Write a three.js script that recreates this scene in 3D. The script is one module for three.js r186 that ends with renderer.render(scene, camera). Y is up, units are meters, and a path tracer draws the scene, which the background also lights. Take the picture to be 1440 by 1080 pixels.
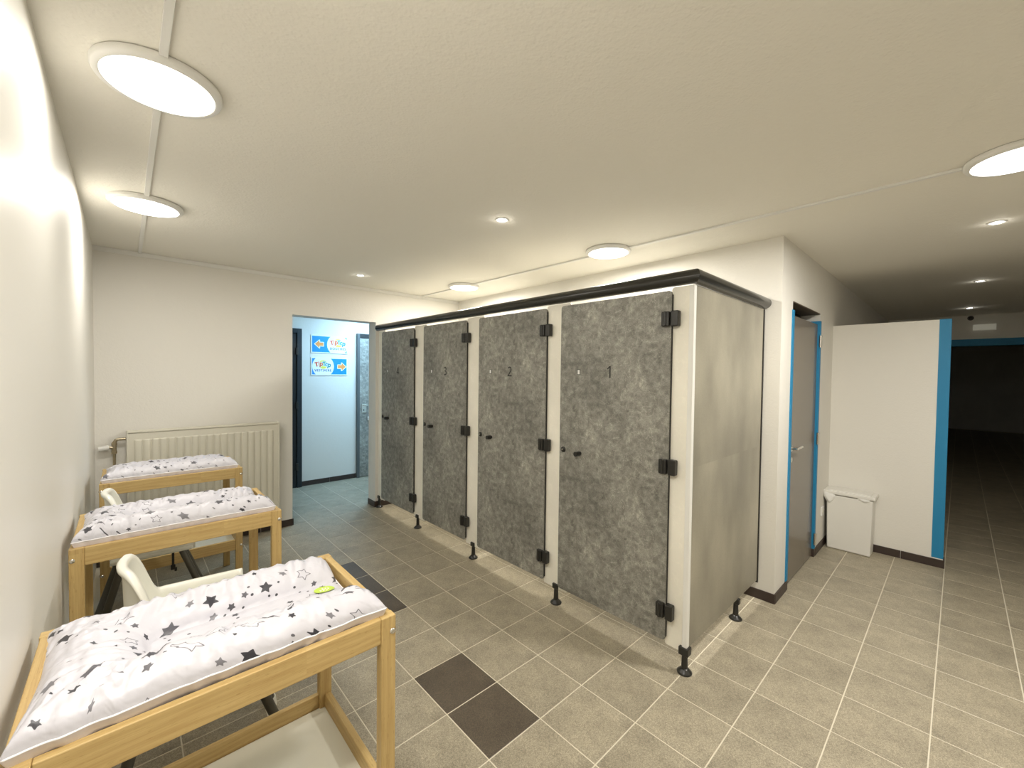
import * as THREE from 'three';
import { RoundedBoxGeometry } from 'three/addons/geometries/RoundedBoxGeometry.js';
import { TextGeometry } from 'three/addons/geometries/TextGeometry.js';
import { FontLoader } from 'three/addons/loaders/FontLoader.js';
import { RectAreaLightUniformsLib } from 'three/addons/lights/RectAreaLightUniformsLib.js';
import * as BGU from 'three/addons/utils/BufferGeometryUtils.js';

// ------------------------------------------------------------------ camera, light, exposure
const scene = new THREE.Scene();
scene.background = new THREE.Color(0x000000);
const camera = new THREE.PerspectiveCamera(85.43, 1440 / 1080, 0.03, 60);
camera.position.set(-1.0585, 1.5504, 1.8488);
camera.rotation.order = 'YXZ';
camera.rotation.set(-0.0237933, -0.7482675, 0.0119728);
camera.updateMatrixWorld(true); camera.updateProjectionMatrix();
const renderer = new THREE.WebGLRenderer({ antialias: true });
renderer.toneMapping = THREE.LinearToneMapping;
renderer.toneMappingExposure = 1.5;
renderer.shadowMap.enabled = true;
RectAreaLightUniformsLib.init();
const LAMP = { color: new THREE.Color().setRGB(1.0, 0.965, 0.905), glow: 130, overTables: 0.15, byRadiator: 0.31, overCubicles: 0.66, behind: 0.66 };        // the round ceiling lamps; behind scales the added unseen one
const HALL = { color: new THREE.Color().setRGB(0.36, 0.67, 1.0), power: 23 };        // cold panel lamp in the hallway
const CEIL = 2.5, XL = -1.24, ZB = -2.70, XR = 2.18, ZC = 1.02, XP = 3.84, XF = 8.13, ZS = 3.6, ZH = -4.17, ZL = 9;

// ------------------------------------------------------------------ helpers
function rng(seed) { let a = seed >>> 0; return () => { a = (a + 0x6D2B79F5) | 0; let t = Math.imul(a ^ (a >>> 15), 1 | a); t = (t + Math.imul(t ^ (t >>> 7), 61 | t)) ^ t; return ((t ^ (t >>> 14)) >>> 0) / 4294967296; }; }
const taken = new Map();
function numbered(name) { const n = taken.get(name) || 0; taken.set(name, n + 1); return n ? `${name}_${String(n).padStart(3, '0')}` : name; }
function shade(o) { o.castShadow = true; o.receiveShadow = true; return o; }
function tag(o, label, category, group) { o.userData.label = label; o.userData.category = category; if (group) o.userData.group = group; return o; }
function base(name, label, category, [x, y, z] = [0, 0, 0], group) { const o = new THREE.Group(); o.name = numbered(name); o.position.set(x, y, z); scene.add(o); return tag(o, label, category, group); }
function part(parent, name, geo, mat, pos, label) { const m = shade(new THREE.Mesh(geo, mat)); m.name = name; if (pos) m.position.set(...pos); if (label) m.userData.label = label; parent.add(m); return m; }
function struct(name, geo, mat, pos, label, category) { const m = shade(new THREE.Mesh(geo, mat)); m.name = name; if (pos) m.position.set(...pos); m.userData = { kind: 'structure', label, category }; scene.add(m); return m; }
// uv in metres from the dominant axis of each face; along: which axis runs along u ('x','y','z')
function metric(geo, along, off = [0, 0]) {
  const g = geo.index ? geo.toNonIndexed() : geo; const p = g.attributes.position, uv = new Float32Array(p.count * 2);
  const a = new THREE.Vector3(), b = new THREE.Vector3(), c = new THREE.Vector3();
  for (let i = 0; i < p.count; i += 3) {
    a.fromBufferAttribute(p, i); b.fromBufferAttribute(p, i + 1); c.fromBufferAttribute(p, i + 2);
    const n = b.clone().sub(a).cross(c.clone().sub(a)); const ax = Math.abs(n.x), ay = Math.abs(n.y), az = Math.abs(n.z);
    let k = ax >= ay && ax >= az ? ['z', 'y'] : ay >= az ? ['x', 'z'] : ['x', 'y'];
    if (along && k[1] === along) k = [k[1], k[0]];
    [a, b, c].forEach((v, j) => { uv[(i + j) * 2] = v[k[0]] + off[0]; uv[(i + j) * 2 + 1] = v[k[1]] + off[1]; });
  }
  g.setAttribute('uv', new THREE.BufferAttribute(uv, 2)); return g;
}
const box = (w, h, d, along, off) => metric(new THREE.BoxGeometry(w, h, d), along, off);
const rbox = (w, h, d, r, along, off, seg = 2) => metric(new RoundedBoxGeometry(w, h, d, seg, Math.min(r, w / 2 - 1e-4, h / 2 - 1e-4, d / 2 - 1e-4)), along, off);
const cyl = (r0, r1, h, n = 24) => new THREE.CylinderGeometry(r0, r1, h, n);
const T = (g, x, y, z) => g.translate(x, y, z);
const merge = (list) => BGU.mergeGeometries(list.map((g) => { const q = g.index ? g.toNonIndexed() : g; for (const k of Object.keys(q.attributes)) if (!['position', 'normal', 'uv'].includes(k)) q.deleteAttribute(k); return q; }));
function tube(points, r, n = 10, seg = 24) { return new THREE.TubeGeometry(new THREE.CatmullRomCurve3(points.map((p) => new THREE.Vector3(...p))), seg, r, n, false); }
function rod(a, b, r, r2 = r) { const A = new THREE.Vector3(...a), B = new THREE.Vector3(...b), g = cyl(r2, r, A.distanceTo(B), 16); g.applyQuaternion(new THREE.Quaternion().setFromUnitVectors(new THREE.Vector3(0, 1, 0), B.clone().sub(A).normalize())); return g.translate((A.x + B.x) / 2, (A.y + B.y) / 2, (A.z + B.z) / 2); }

// ------------------------------------------------------------------ tileable noise and textures
function lattice(period, seed) { const r = rng(seed), a = new Float32Array(period * period).map(() => r()); return (u, v) => { u *= period; v *= period; const x0 = Math.floor(u), y0 = Math.floor(v); let fx = u - x0, fy = v - y0; fx = fx * fx * (3 - 2 * fx); fy = fy * fy * (3 - 2 * fy); const w = (i) => ((i % period) + period) % period; const A = a[w(y0) * period + w(x0)], B = a[w(y0) * period + w(x0 + 1)], C = a[w(y0 + 1) * period + w(x0)], D = a[w(y0 + 1) * period + w(x0 + 1)]; return (A + (B - A) * fx) * (1 - fy) + (C + (D - C) * fx) * fy; }; }
function fbm(p, oct, seed) { const L = []; for (let i = 0; i < oct; i++) L.push(lattice(p << i, seed + i * 17)); return (u, v) => { let s = 0, a = 0.5, t = 0; for (const l of L) { s += a * l(u, v); t += a; a *= 0.5; } return s / t; }; }
function dataTex(n, fn, srgb, repeat = 1) { const d = new Uint8Array(n * n * 4); for (let j = 0; j < n; j++) for (let i = 0; i < n; i++) { const c = fn(i / n, j / n), o = (j * n + i) * 4; d[o] = Math.max(0, Math.min(255, c[0] * 255)); d[o + 1] = Math.max(0, Math.min(255, c[1] * 255)); d[o + 2] = Math.max(0, Math.min(255, c[2] * 255)); d[o + 3] = 255; } const t = new THREE.DataTexture(d, n, n); t.wrapS = t.wrapT = THREE.RepeatWrapping; t.magFilter = THREE.LinearFilter; t.minFilter = THREE.LinearMipmapLinearFilter; t.generateMipmaps = true; if (srgb) t.colorSpace = THREE.SRGBColorSpace; t.repeat.set(repeat, repeat); t.needsUpdate = true; return t; }
const gray = (x) => [x, x, x];
const lin = (r, g, b) => new THREE.Color().setRGB(r, g, b);
const std = (o) => new THREE.MeshStandardMaterial(o);

// plaster: fine roller stipple
const nP = fbm(24, 4, 11), nP2 = fbm(90, 2, 12);
const plasterBump = dataTex(512, (u, v) => gray(0.5 * nP(u, v) + 0.5 * nP2(u, v)), false, 1.4);
const M = {};
M.wall = std({ color: lin(0.78, 0.755, 0.69), roughness: 0.62, bumpMap: plasterBump, bumpScale: 0.0012 });
M.wallGloss = new THREE.MeshPhysicalMaterial({ color: lin(0.78, 0.755, 0.69), roughness: 0.42, specularIntensity: 0.2, bumpMap: plasterBump, bumpScale: 0.0002 });
M.ceiling = std({ color: lin(0.88, 0.85, 0.765), roughness: 0.8, bumpMap: plasterBump, bumpScale: 0.002 });
M.white = std({ color: lin(0.82, 0.81, 0.77), roughness: 0.4 });
M.blue = std({ color: lin(0.012, 0.22, 0.43), roughness: 0.55 });
M.grout = std({ color: lin(0.70, 0.645, 0.515), roughness: 0.9 });
// floor tile: salt and pepper porcelain
const nT = lattice(256, 31), nT2 = lattice(128, 32), nT3 = fbm(6, 3, 33);
const speck = (u, v) => 0.5 * nT(u, v) + 0.3 * nT2(u, v) + 0.2 * nT3(u, v);
const tileTex = dataTex(512, (u, v) => { const k = 0.76 + 0.48 * (speck(u, v) - 0.5) + 0.06 * (nT3(u, v) - 0.5); return [k, k, k]; }, true, 2.2);
const tileRough = dataTex(256, (u, v) => gray(0.36 + 0.16 * nT2(u, v)), false, 2.2);
M.tile = [0, 1, 2, 3].map((i) => std({ color: lin(0.655, 0.575, 0.42).multiplyScalar(0.96 + 0.027 * i), map: tileTex, roughnessMap: tileRough, roughness: 1, bumpMap: tileTex, bumpScale: 0.0004 }));
M.tileDark = std({ color: lin(0.20, 0.16, 0.115), map: tileTex, roughnessMap: tileRough, roughness: 1, bumpMap: tileTex, bumpScale: 0.0004 });
M.skirt = std({ color: lin(0.045, 0.03, 0.024), roughness: 0.45 });
// laminates with a concrete pattern
const nC = fbm(4, 6, 41), nC1 = fbm(5, 4, 42), nC2 = fbm(9, 4, 43), nC3 = fbm(14, 4, 44), nC4 = lattice(300, 45), nC5 = fbm(32, 4, 46);
function veins(u, v) { const wu = u + 0.10 * (nC1(u, v) - 0.5), wv = v + 0.10 * (nC2(u, v) - 0.5); const a = Math.abs(nC3(wu, wv) - 0.5), b = Math.abs(nC2(wv + 0.37, wu + 0.11) - 0.5); return Math.max(0, 1 - a / 0.03) * 0.5 + Math.max(0, 1 - b / 0.02) * 0.5; }
const darkLam = dataTex(1024, (u, v) => { const m = nC(u, v), k = 0.53 + 0.20 * (m - 0.5) + 0.26 * (nC5(u, v) - 0.5) + 0.17 * veins(u, v) * (0.4 + m) + 0.12 * (nC4(u, v) - 0.5); return [k, k * 0.985, k * 0.925]; }, true, 1.35);
const lightLam = dataTex(512, (u, v) => { const m = nC(u, v), k = 0.955 + 0.08 * (m - 0.5) + 0.03 * veins(u, v); return [k, k * 0.982, k * 0.925]; }, true, 1.3);
const nS = fbm(6, 5, 51), nS2 = fbm(3, 4, 52);
const taupeLam = dataTex(512, (u, v) => { const k = 0.59 + 0.15 * (nS(u, v * 0.34 - Math.floor(v * 0.34)) - 0.5) + 0.12 * (nS2(u, v) - 0.5) + 0.03 * (nC4(u, v) - 0.5); return [k, k * 0.965, k * 0.86]; }, true, 1.0);
M.door = std({ map: darkLam, roughness: 0.42 });
M.panel = std({ map: lightLam, roughness: 0.5 });
M.endPanel = std({ map: taupeLam, roughness: 0.38 });
M.edge = std({ color: lin(0.012, 0.012, 0.011), roughness: 0.5 });
M.black = std({ color: lin(0.022, 0.021, 0.018), roughness: 0.32 });
M.rail = std({ color: lin(0.03, 0.029, 0.024), roughness: 0.22 });
M.alu = std({ color: lin(0.84, 0.83, 0.78), roughness: 0.4 });
M.chrome = std({ color: lin(0.75, 0.73, 0.68), roughness: 0.22, metalness: 1 });
M.brass = std({ color: lin(0.42, 0.36, 0.25), roughness: 0.35, metalness: 0.9 });
M.steelDark = std({ color: lin(0.11, 0.105, 0.085), roughness: 0.42, metalness: 0.35 });
// beech
const nW = fbm(4, 5, 61), nW2 = lattice(200, 62), nW3 = lattice(96, 63);
const woodTex = dataTex(1024, (u, v) => { const g = nW((u * 0.25) % 1, v), ring = 0.5 + 0.5 * Math.sin((v * 26 + g * 9) * Math.PI * 2 * 0.5); const fl = nW2((u * 0.06) % 1, v); const dash = nW3(u * 0.35 % 1, (v * 2) % 1) > 0.86 ? -0.05 : 0; const k = 0.5 * g + 0.22 * ring + 0.28 * fl; const r = 0.80 + 0.16 * (k - 0.5) + dash, gg = 0.672 + 0.19 * (k - 0.5) + dash, b = 0.455 + 0.19 * (k - 0.5) + dash; return [r, gg, b]; }, true, 1);
woodTex.repeat.set(1.6, 3.6);
M.wood = std({ map: woodTex, color: lin(0.88, 0.9, 0.84), roughness: 0.5 });
M.shelf = std({ color: lin(0.80, 0.78, 0.67), roughness: 0.45 });
M.plastic = new THREE.MeshPhysicalMaterial({ color: lin(0.80, 0.79, 0.70), roughness: 0.3, clearcoat: 0.2 });
M.radiator = std({ color: lin(0.72, 0.69, 0.58), roughness: 0.42 });
M.glow = std({ color: 0xffffff, emissive: lin(1, 0.985, 0.95), emissiveIntensity: 2.2, roughness: 0.5 });
M.spotGlow = std({ color: 0xffffff, emissive: lin(1, 0.97, 0.9), emissiveIntensity: 9, roughness: 0.5 });
M.coldGlow = std({ color: 0xffffff, emissive: lin(0.8, 0.92, 1), emissiveIntensity: 2, roughness: 0.5 });

// ------------------------------------------------------------------ room shell
function slab(x0, x1, y0, y1, z0, z1) { return T(box(x1 - x0, y1 - y0, z1 - z0), (x0 + x1) / 2, (y0 + y1) / 2, (z0 + z1) / 2); }
const reUV = (g) => metric(g);
struct('ceiling', reUV(slab(XL - 0.12, XF + 10.12, CEIL, CEIL + 0.12, ZH - 0.12, ZL + 0.12)), M.ceiling, null, 'cream plaster ceiling with round lamps and small spotlights', 'ceiling');
struct('wall_left', reUV(slab(XL - 0.12, XL, -0.05, CEIL, ZH - 0.12, ZS + 0.12)), M.wallGloss, null, 'satin painted wall behind the changing tables with lamp reflections', 'wall');
{ // back wall with the doorway to the hall
  const s = new THREE.Shape(); const pts = [[XL, -0.05], [0.163, -0.05], [0.163, 2.12], [1.034, 2.12], [1.034, -0.05], [XR, -0.05], [XR, CEIL], [XL, CEIL]];
  pts.forEach(([x, y], i) => (i ? s.lineTo(x, y) : s.moveTo(x, y)));
  const g = new THREE.ExtrudeGeometry(s, { depth: 0.18, bevelEnabled: false }); g.translate(0, 0, ZB - 0.18);
  struct('wall_back', metric(g), M.wall, null, 'cream wall behind the radiator with an open doorway', 'wall');
}
struct('wall_right', reUV(slab(XR, XR + 0.14, -0.05, CEIL, ZH, ZC - 0.14)), M.wall, null, 'white wall above and behind the cubicles', 'wall');
{ // corridor wall with a recess for the door
  const s = new THREE.Shape(); const pts = [[XR, -0.05], [2.45, -0.05], [2.45, 2.10], [3.31, 2.10], [3.31, -0.05], [XF, -0.05], [XF, CEIL], [XR, CEIL]];
  pts.forEach(([x, y], i) => (i ? s.lineTo(x, y) : s.moveTo(x, y)));
  const g = new THREE.ExtrudeGeometry(s, { depth: 0.14, bevelEnabled: false }); g.translate(0, 0, ZC - 0.14);
  const wc = struct('wall_corridor', metric(g), M.wall, null, 'white wall around the blue-edged door, running on into the dark corridor', 'wall');
  part(wc, 'lintel_shade', reUV(slab(2.452, 3.308, 2.092, 2.0995, ZC - 0.138, ZC - 0.001)), std({ color: lin(0.10, 0.075, 0.05), roughness: 0.8 }), null, 'dark brown sheet painting the shade under the lintel');  // dark sheet added to paint the shade on the lintel underside
}
struct('wall_added_closet', merge([slab(2.32, 3.56, -0.05, CEIL, -0.4, -0.28), slab(3.44, 3.56, -0.05, CEIL, -0.28, ZC - 0.14)].map(reUV)), M.wall, null, 'added walls of an unseen dark closet behind the blue-edged door', 'wall');  // unseen closet added, deep enough to keep the gap over the door dark
{ // low partition with a blue painted end
  const w = struct('wall_partition', reUV(slab(XP, XP + 0.09, -0.05, 2.04, ZC, 1.79)), M.wall, null, 'white half-height partition with a blue painted edge behind the bin', 'wall');
  part(w, 'blue_edge', merge([slab(XP - 0.0015, XP + 0.0915, 0.075, 2.042, 1.722, 1.7915)].map(reUV)), M.blue, null, 'blue painted end strip');
}
{ // far wall of the corridor: lintel, dark doorway
  const w = struct('wall_far', reUV(slab(XF, XF + 0.12, 2.15, CEIL, ZC, ZS)), M.wall, null, 'wall over the dark opening with the exit light box', 'wall');
  part(w, 'blue_lintel', reUV(slab(XF - 0.004, XF + 0.12, 2.05, 2.15, ZC, ZS)), M.blue, null, 'dark blue strip over the opening');
}
struct('wall_south', reUV(slab(XL - 0.12, XP + 0.12, -0.05, CEIL, ZS, ZS + 0.12)), M.wall, null, 'plain cream wall facing the cubicle end panel', 'wall');
struct('wall_added_lobby', reUV(slab(XP, XP + 0.12, -0.05, CEIL, ZS + 0.12, ZL)), M.wall, null, 'side wall of the added unseen lobby past the corridor', 'wall');  // unseen lobby added so bounce light drains away from the corridor
struct('wall_added_lobby_end', reUV(slab(XP, XF + 0.12, -0.05, CEIL, ZL, ZL + 0.12)), M.wall, null, 'end wall of the added unseen lobby', 'wall');
struct('wall_added_lobby_side', reUV(slab(XF, XF + 0.12, -0.05, CEIL, ZS, ZL)), M.wall, null, 'outer wall of the added unseen lobby', 'wall');
struct('wall_hall', reUV(slab(XL - 0.12, 3.2, -0.05, CEIL, ZH - 0.12, ZH)), M.wall, null, 'hallway wall in cold light carrying the two direction signs', 'wall');
struct('wall_hall_end', reUV(slab(3.0, 3.12, -0.05, CEIL, ZH, ZB - 0.18)), M.wall, null, 'end wall of the cold-lit hallway', 'wall');
struct('wall_hall_side', reUV(slab(XR + 0.14, 3.12, -0.05, CEIL, ZB - 0.18, ZB)), M.wall, null, 'hallway wall beyond the cubicle row', 'wall');

// unlit room added past the lintel, made deep so the opening stays dark
struct('wall_added_room', merge([slab(XF, XF + 10, -0.05, CEIL, ZC - 0.12, ZC), slab(XF + 0.12, XF + 10, -0.05, CEIL, ZS, ZS + 0.12), slab(XF + 10, XF + 10.12, -0.05, CEIL, ZC - 0.12, ZS + 0.12)].map(reUV)), M.wall, null, 'walls of the added unlit room past the blue lintel', 'wall');

// ------------------------------------------------------------------ floor of 30 cm tiles
const grout = struct('floor', reUV(slab(XL - 0.12, XF + 10.12, -0.06, -0.0014, ZH - 0.12, ZL + 0.12)), M.grout, null, 'taupe speckled tile floor with pale joints and a few darker tiles', 'floor');
{
  const S = 0.3, gap = 0.0026, bev = 0.0012;
  function tileGeo(off) {
    const a = S / 2 - gap, b = a - bev, y = 0, y1 = -bev * 0.7, y2 = -0.008; const P = [], idx = [];
    const ring = (r, h) => [[-r, h, -r], [r, h, -r], [r, h, r], [-r, h, r]]; P.push(...ring(b, y), ...ring(a, y1), ...ring(a, y2));
    idx.push(0, 2, 1, 0, 3, 2); for (let k = 0; k < 2; k++) for (let i = 0; i < 4; i++) { const j = (i + 1) % 4, A = k * 4 + i, B = k * 4 + j, C = A + 4, D = B + 4; idx.push(A, B, D, A, D, C); }
    let g = new THREE.BufferGeometry(); g.setAttribute('position', new THREE.Float32BufferAttribute(P.flat(), 3)); g.setIndex(idx); g = g.toNonIndexed(); g.computeVertexNormals(); return metric(g, null, off);
  }
  const variants = [[0, 0], [0.13, 0.31], [0.41, 0.07], [0.27, 0.22]].map(tileGeo);
  const dark = new Set(['0,0', '0,1', '0,-5', '0,-4', '0,-3', '-1,-5', '-1,-4', '-1,-3']); const R = rng(5);
  const list = [], v = new THREE.Vector3();
  for (let a = -5; a < 62; a++) for (let b = -15; b < 30; b++) {
    const x0 = a * S, z0 = b * S, cx = x0 + S / 2, cz = z0 + S / 2;
    const inRoom = cx < XR + 0.1 && cz > ZB - 0.2 && cz < ZS, inHall = cz <= ZB - 0.05 && cz > ZH - 0.1 && cx < 3, inCorr = cx >= XR - 0.1 && cz > ZC - 0.1 && (cz < ZS || cx > XP);
    if (!(inRoom || inHall || inCorr) || cx < XL - 0.1 || cx > XF + 10 || (cx > XF && cz > ZS)) continue;
    let seen = true, ax = 0; const pts = [];
    for (const [x, z] of [[x0, z0], [x0 + S, z0], [x0 + S, z0 + S], [x0, z0 + S]]) { v.set(x, 0, z).applyMatrix4(camera.matrixWorldInverse); if (v.z > -0.1) seen = false; v.applyMatrix4(camera.projectionMatrix); pts.push([v.x * 720, v.y * 540]); }
    if (seen) { for (let i = 0; i < 4; i++) { const p = pts[i], q = pts[(i + 1) % 4]; ax += p[0] * q[1] - q[0] * p[1]; } ax = Math.abs(ax) / 2; if (!pts.some((p) => Math.abs(p[0]) < 720 && Math.abs(p[1]) < 540)) ax = 0; if (cx > XR && cz < ZC) ax = 0; if (cx < -0.5 && cz < 1) ax *= 0.1; if (cx > 1.25 && cx < XR && cz < 0.8) ax *= 0.05; }
    list.push({ cx, cz, area: ax, key: `${a},${b}`, vi: Math.floor(R() * 4), mi: Math.floor(R() * 4) });
  }
  list.sort((p, q) => q.area - p.area);
  list.slice(0, 300).forEach((t) => part(grout, 'tile', variants[t.vi], dark.has(t.key) ? M.tileDark : M.tile[t.mi], [t.cx, 0, t.cz]));
  const rest = list.slice(300).filter((t) => !dark.has(t.key)).map((t) => variants[t.vi].clone().translate(t.cx, 0, t.cz));
  const r = part(grout, 'far_tiles', merge(rest), M.tile[1]); r.userData.kind = 'stuff';
  const restDark = list.slice(300).filter((t) => dark.has(t.key)); restDark.forEach((t) => part(grout, 'tile', variants[t.vi], M.tileDark, [t.cx, 0, t.cz]));
}
// skirting of dark tiles
{
  const H = 0.066, TH = 0.009, cache = new Map();
  const piece = (l, alongZ) => { const k = l.toFixed(3) + alongZ; if (!cache.has(k)) cache.set(k, alongZ ? rbox(TH, H, l - 0.003, 0.0015, null, [0, 0], 1) : rbox(l - 0.003, H, TH, 0.0015, null, [0, 0], 1)); return cache.get(k); };
  function skirting(name, label, runs) {
    const g = new THREE.Group(); g.name = name; scene.add(g); g.userData = { kind: 'structure', label, category: 'skirting' };
    for (const [x0, z0, x1, z1, nx, nz] of runs) {
      const L = Math.hypot(x1 - x0, z1 - z0), n = Math.max(1, Math.round(L / 0.3)), l = L / n, alongZ = Math.abs(z1 - z0) > Math.abs(x1 - x0);
      for (let i = 0; i < n; i++) { const t = (i + 0.5) / n; part(g, 'tile', piece(l, alongZ), M.skirt, [x0 + (x1 - x0) * t + nx * TH / 2, H / 2, z0 + (z1 - z0) * t + nz * TH / 2]); }
    }
  }
  skirting('baseboard_back', 'dark brown tile skirting along the radiator wall and doorway', [[XL, ZB, 0.163, ZB, 0, 1], [0.163, ZB - 0.18, 0.163, ZB + 0.009, 1, 0], [1.034, ZB, XR, ZB, 0, 1], [1.034, ZB - 0.18, 1.034, ZB + 0.009, -1, 0]]);
  skirting('baseboard_corridor', 'dark brown tile skirting beside the blue-edged door', [[XR, 0.0, XR, ZC + 0.009, -1, 0], [XR, ZC, 2.43, ZC, 0, 1], [3.33, ZC, XP, ZC, 0, 1]]);
  skirting('baseboard_partition', 'dark brown tile skirting under the white partition', [[XP, ZC, XP, 1.795, -1, 0], [XP - 0.009, 1.79, XP + 0.099, 1.79, 0, 1]]);
  skirting('baseboard_hall', 'dark tile skirting under the direction signs', [[0.665, ZH, 1.41, ZH, 0, 1]]);
}

// ------------------------------------------------------------------ ceiling lamps, spots, cable trunking
const lampSpots = [[-0.968, 0.035, 'round flat ceiling lamp with wide white rim above the green-tagged mat'], [-0.966, -1.335, 'round flat ceiling lamp above the star mats close to the radiator wall'], [1.635, 0.005, 'round flat ceiling lamp over cubicle 1'], [1.63, -1.83, 'round flat ceiling lamp over cubicle 4 by the corner'], [-0.968, 1.405, 'added unseen ceiling lamp behind the lamp over the green-tagged mat'], [1.70, 2.0, 'round flat ceiling lamp on the trunking near the corridor']];  // the lamp near the viewpoint is unseen, added to brighten the near end
{
  const prof = [[0, 0], [0.163, 0], [0.168, -0.004], [0.168, -0.016], [0.163, -0.024], [0.150, -0.0275], [0.1465, -0.0265], [0.1455, -0.023]].map(([r, y]) => new THREE.Vector2(r, y));
  const housing = new THREE.LatheGeometry(prof, 64); const diff = T(cyl(0.1455, 0.1455, 0.004, 64), 0, -0.0245, 0);
  for (const [x, z, label] of lampSpots) {
    const g = base('ceiling_lamp', label, 'lamp', [x, CEIL, z], 'round ceiling lamps');
    part(g, 'housing', housing, M.white); part(g, 'diffuser', diff, M.glow, null, 'glowing white disc');
    const dim = x > 0 ? (z > 1 ? 1.15 : LAMP.overCubicles) : z > 1 ? LAMP.behind : z < -1 ? LAMP.byRadiator : LAMP.overTables; // the two over the tables are the weaker lamps
    const l = new THREE.RectAreaLight(LAMP.color, LAMP.glow * dim, 0.258, 0.258); l.position.set(0, -0.0285, 0); l.rotation.x = -Math.PI / 2; g.add(l);
  }
}
{
  const ring = new THREE.LatheGeometry([[0.026, -0.002], [0.030, -0.005], [0.040, -0.004], [0.0425, 0]].map(([r, y]) => new THREE.Vector2(r, y)), 32), lens = T(cyl(0.0265, 0.0265, 0.003, 32), 0, -0.002, 0);
  for (const [x, z, label] of [[0.646, -0.095, 'small recessed spotlight in the ceiling in front of cubicle 2'], [0.631, -2.168, 'small recessed spotlight in the ceiling before the doorway'], [2.795, 1.975, 'small recessed spotlight in front of the blue-edged door'], [4.975, 1.955, 'small recessed spotlight just past the white partition'], [7.148, 1.91, 'small recessed spotlight by the exit light box']]) {
    const g = base('spotlight', label, 'spotlight', [x, CEIL, z], 'small ceiling spotlights');
    part(g, 'bezel', ring, M.white); part(g, 'lens', lens, M.spotGlow);
    const l = new THREE.PointLight(lin(1, 0.95, 0.85), 0.012); l.position.set(0, -0.02, 0); l.castShadow = true; l.shadow.radius = 1; g.add(l);
  }
}
{
  const w = 0.02, h = 0.012;
  const run = (x0, x1, y0, y1, z0, z1, label) => { const m = shade(new THREE.Mesh(metric(new RoundedBoxGeometry(x1 - x0, y1 - y0, z1 - z0, 1, 0.0015)), M.white)); m.name = numbered('cable_trunking'); m.position.set((x0 + x1) / 2, (y0 + y1) / 2, (z0 + z1) / 2); scene.add(m); return tag(m, label, 'trunking', 'white cable trunking'); };
  run(-0.98, -0.958, CEIL - h, CEIL, ZB + 0.013, ZS, 'white cable trunking running past the lamps over the star mats');
  const t = run(1.63, 1.65, CEIL - h, CEIL, ZB + 0.013, ZS, 'thin white cable trunking running past the lamps over the cubicles');
  t.rotation.y = 0.0165; t.position.x = 1.675;
  run(XL, XR, CEIL - 0.036, CEIL - 0.001, ZB, ZB + 0.012, 'white cable trunking along the top of the radiator wall');
}

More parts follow.
